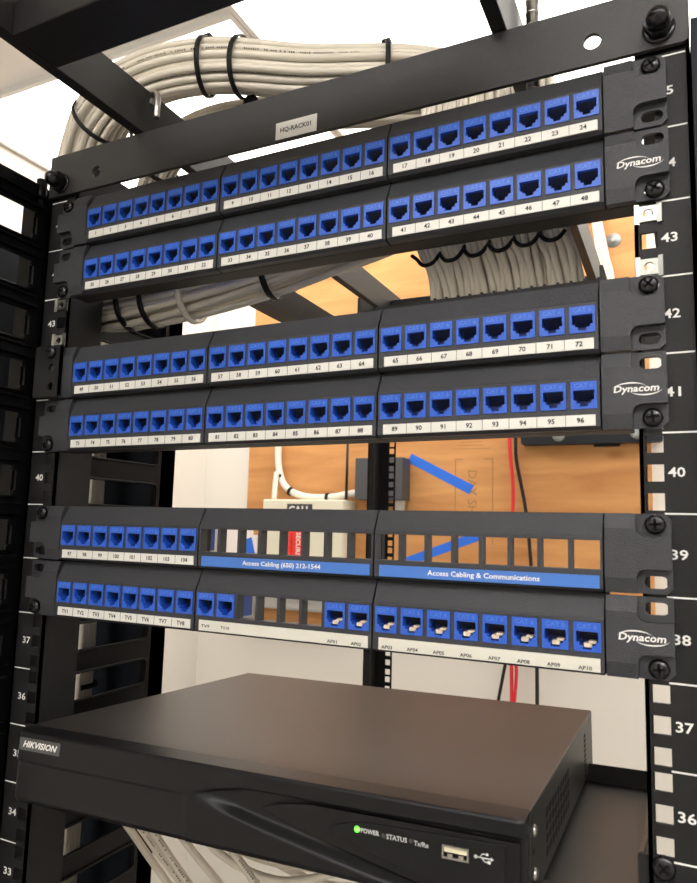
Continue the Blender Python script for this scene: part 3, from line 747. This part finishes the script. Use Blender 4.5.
# waterfall behind the middle panel
gx = [(80, 93), (98, 109.5), (116, 127), (134, 144), (152, 161), (170, 178)]      # centre of each bunch at its tie and at the bar
for gi, (xa, xb0) in enumerate(gx):
    for lay in range(3):
        for i in range(4 if lay < 2 else 3):
            off = i-1.5 if lay < 2 else i-1
            xt = xa+off*4.3+random.uniform(-.8, .8)+(lay % 2)*2; xb = xb0+off*4.9+random.uniform(-1.2, 1.2)+(lay % 2)*2.4; yt = 58+lay*5+random.uniform(-1, 1)
            P = smooth_path([(xt-20+random.uniform(-4, 4), yt+60, 330), (xt-13, yt+34, 262), (xt-6, yt+10, 205), (xt-1, yt, 166), (xt+.5, yt-2, 150), (xt+(xb-xt)*.6+random.uniform(-1.5, 1.5), yt-4, 132), (xb, 50+lay*4, 113), (xb+1.5, 48.5+lay*4, 98), (xb+2, 47, 72)], 4)
            c = Vector((xb, 55, 180)); g = MB(); g.tube([q-c for q in P], 2.6, 8)
            tag(g.build('network_cable', 'cable_jacket', loc=W(*c), recalc=False), 'beige network cable fanning down behind the middle patch panel', 'cable', 'cables fanning down behind the middle panel')
vel = [(67, 52, 147)]
for gi, (xa, _) in enumerate(gx):
    z0 = 140+gi*1.0; vel += [(xa-8, 50, z0+2.5), (xa-3, 48.5, z0-3), (xa+4, 48.5, z0-2.5), (xa+8.5, 50, z0+3)]
    if gi < 5: vel.append(((xa+gx[gi+1][0])/2, 53, z0+8))
o = MB().tube([(p.x, p.y+3, p.z) for p in smooth_path(vel, 4)], 1.5, 7).build('lacing_cord', 'tie_black'); tag(o, 'black scalloped lacing cord across the fan of cables', 'cord')
# cables hanging below the recorder
low = [[(-262, 120, -268), (-247, 120, -322), (-215, 120, -352), (-168, 120, -388), (-120, 120, -440)],
       [(-250, 122, -262), (-232, 122, -320), (-200, 122, -352), (-158, 122, -384), (-100, 122, -450)],
       [(-240, 118, -260), (-215, 118, -318), (-182, 118, -350), (-140, 118, -385), (-90, 118, -440)],
       [(-225, 126, -262), (-196, 126, -318), (-165, 126, -345), (-120, 126, -375), (-60, 126, -425)],
       [(-215, 130, -270), (-170, 130, -318), (-128, 130, -334), (-80, 130, -341), (-5, 130, -330), (60, 130, -300)],
       [(-200, 112, -262), (-160, 112, -308), (-118, 112, -338), (-60, 112, -345), (0, 112, -322), (55, 112, -290)],
       [(-205, 135, -275), (-150, 135, -322), (-100, 135, -338), (-40, 135, -350), (10, 135, -342), (70, 135, -320)],
       [(-185, 108, -262), (-150, 108, -296), (-105, 108, -330), (-65, 108, -365), (-20, 108, -410)]]
LL = ['leftmost beige cable hanging in a curve below the recorder', 'second beige cable from the left curving down below the recorder', 'third beige cable from the left curving down below the recorder', 'fourth beige cable from the left curving down below the recorder',
      'beige cable sweeping right in the shallowest loop below the recorder', 'beige cable sweeping right in the nearest loop below the recorder', 'beige cable sweeping right in the deepest loop below the recorder', 'beige cable crossing the loops and dropping to the right below the recorder']
for i, (p, l) in enumerate(zip(low, LL)):
    o = bundle(p, [(0, 0)], 3.4, l, 'loose cables below the recorder', seg=8, printed=(0,) if i in (1, 2, 4, 7) else ())
# cables inside the left manager
for i in range(5):
    x = -322-i*3.0; y = 132+i*7
    o = MB().tube([(0, 0, 0), (2, 1, 250), (-1, 0, 500)], 3.3, 8).build('network_cable', 'cable_jacket', loc=W(x, y, -440)); tag(o, 'beige network cable running upright inside the left cable manager', 'cable', 'upright cables inside the left manager')
ring((-328, 146, -228), (9, 19), (0, 0, 1), 5, 'cable_tie', 'tie_black', 'black tie round the upright cables inside the left manager', 'cable tie')
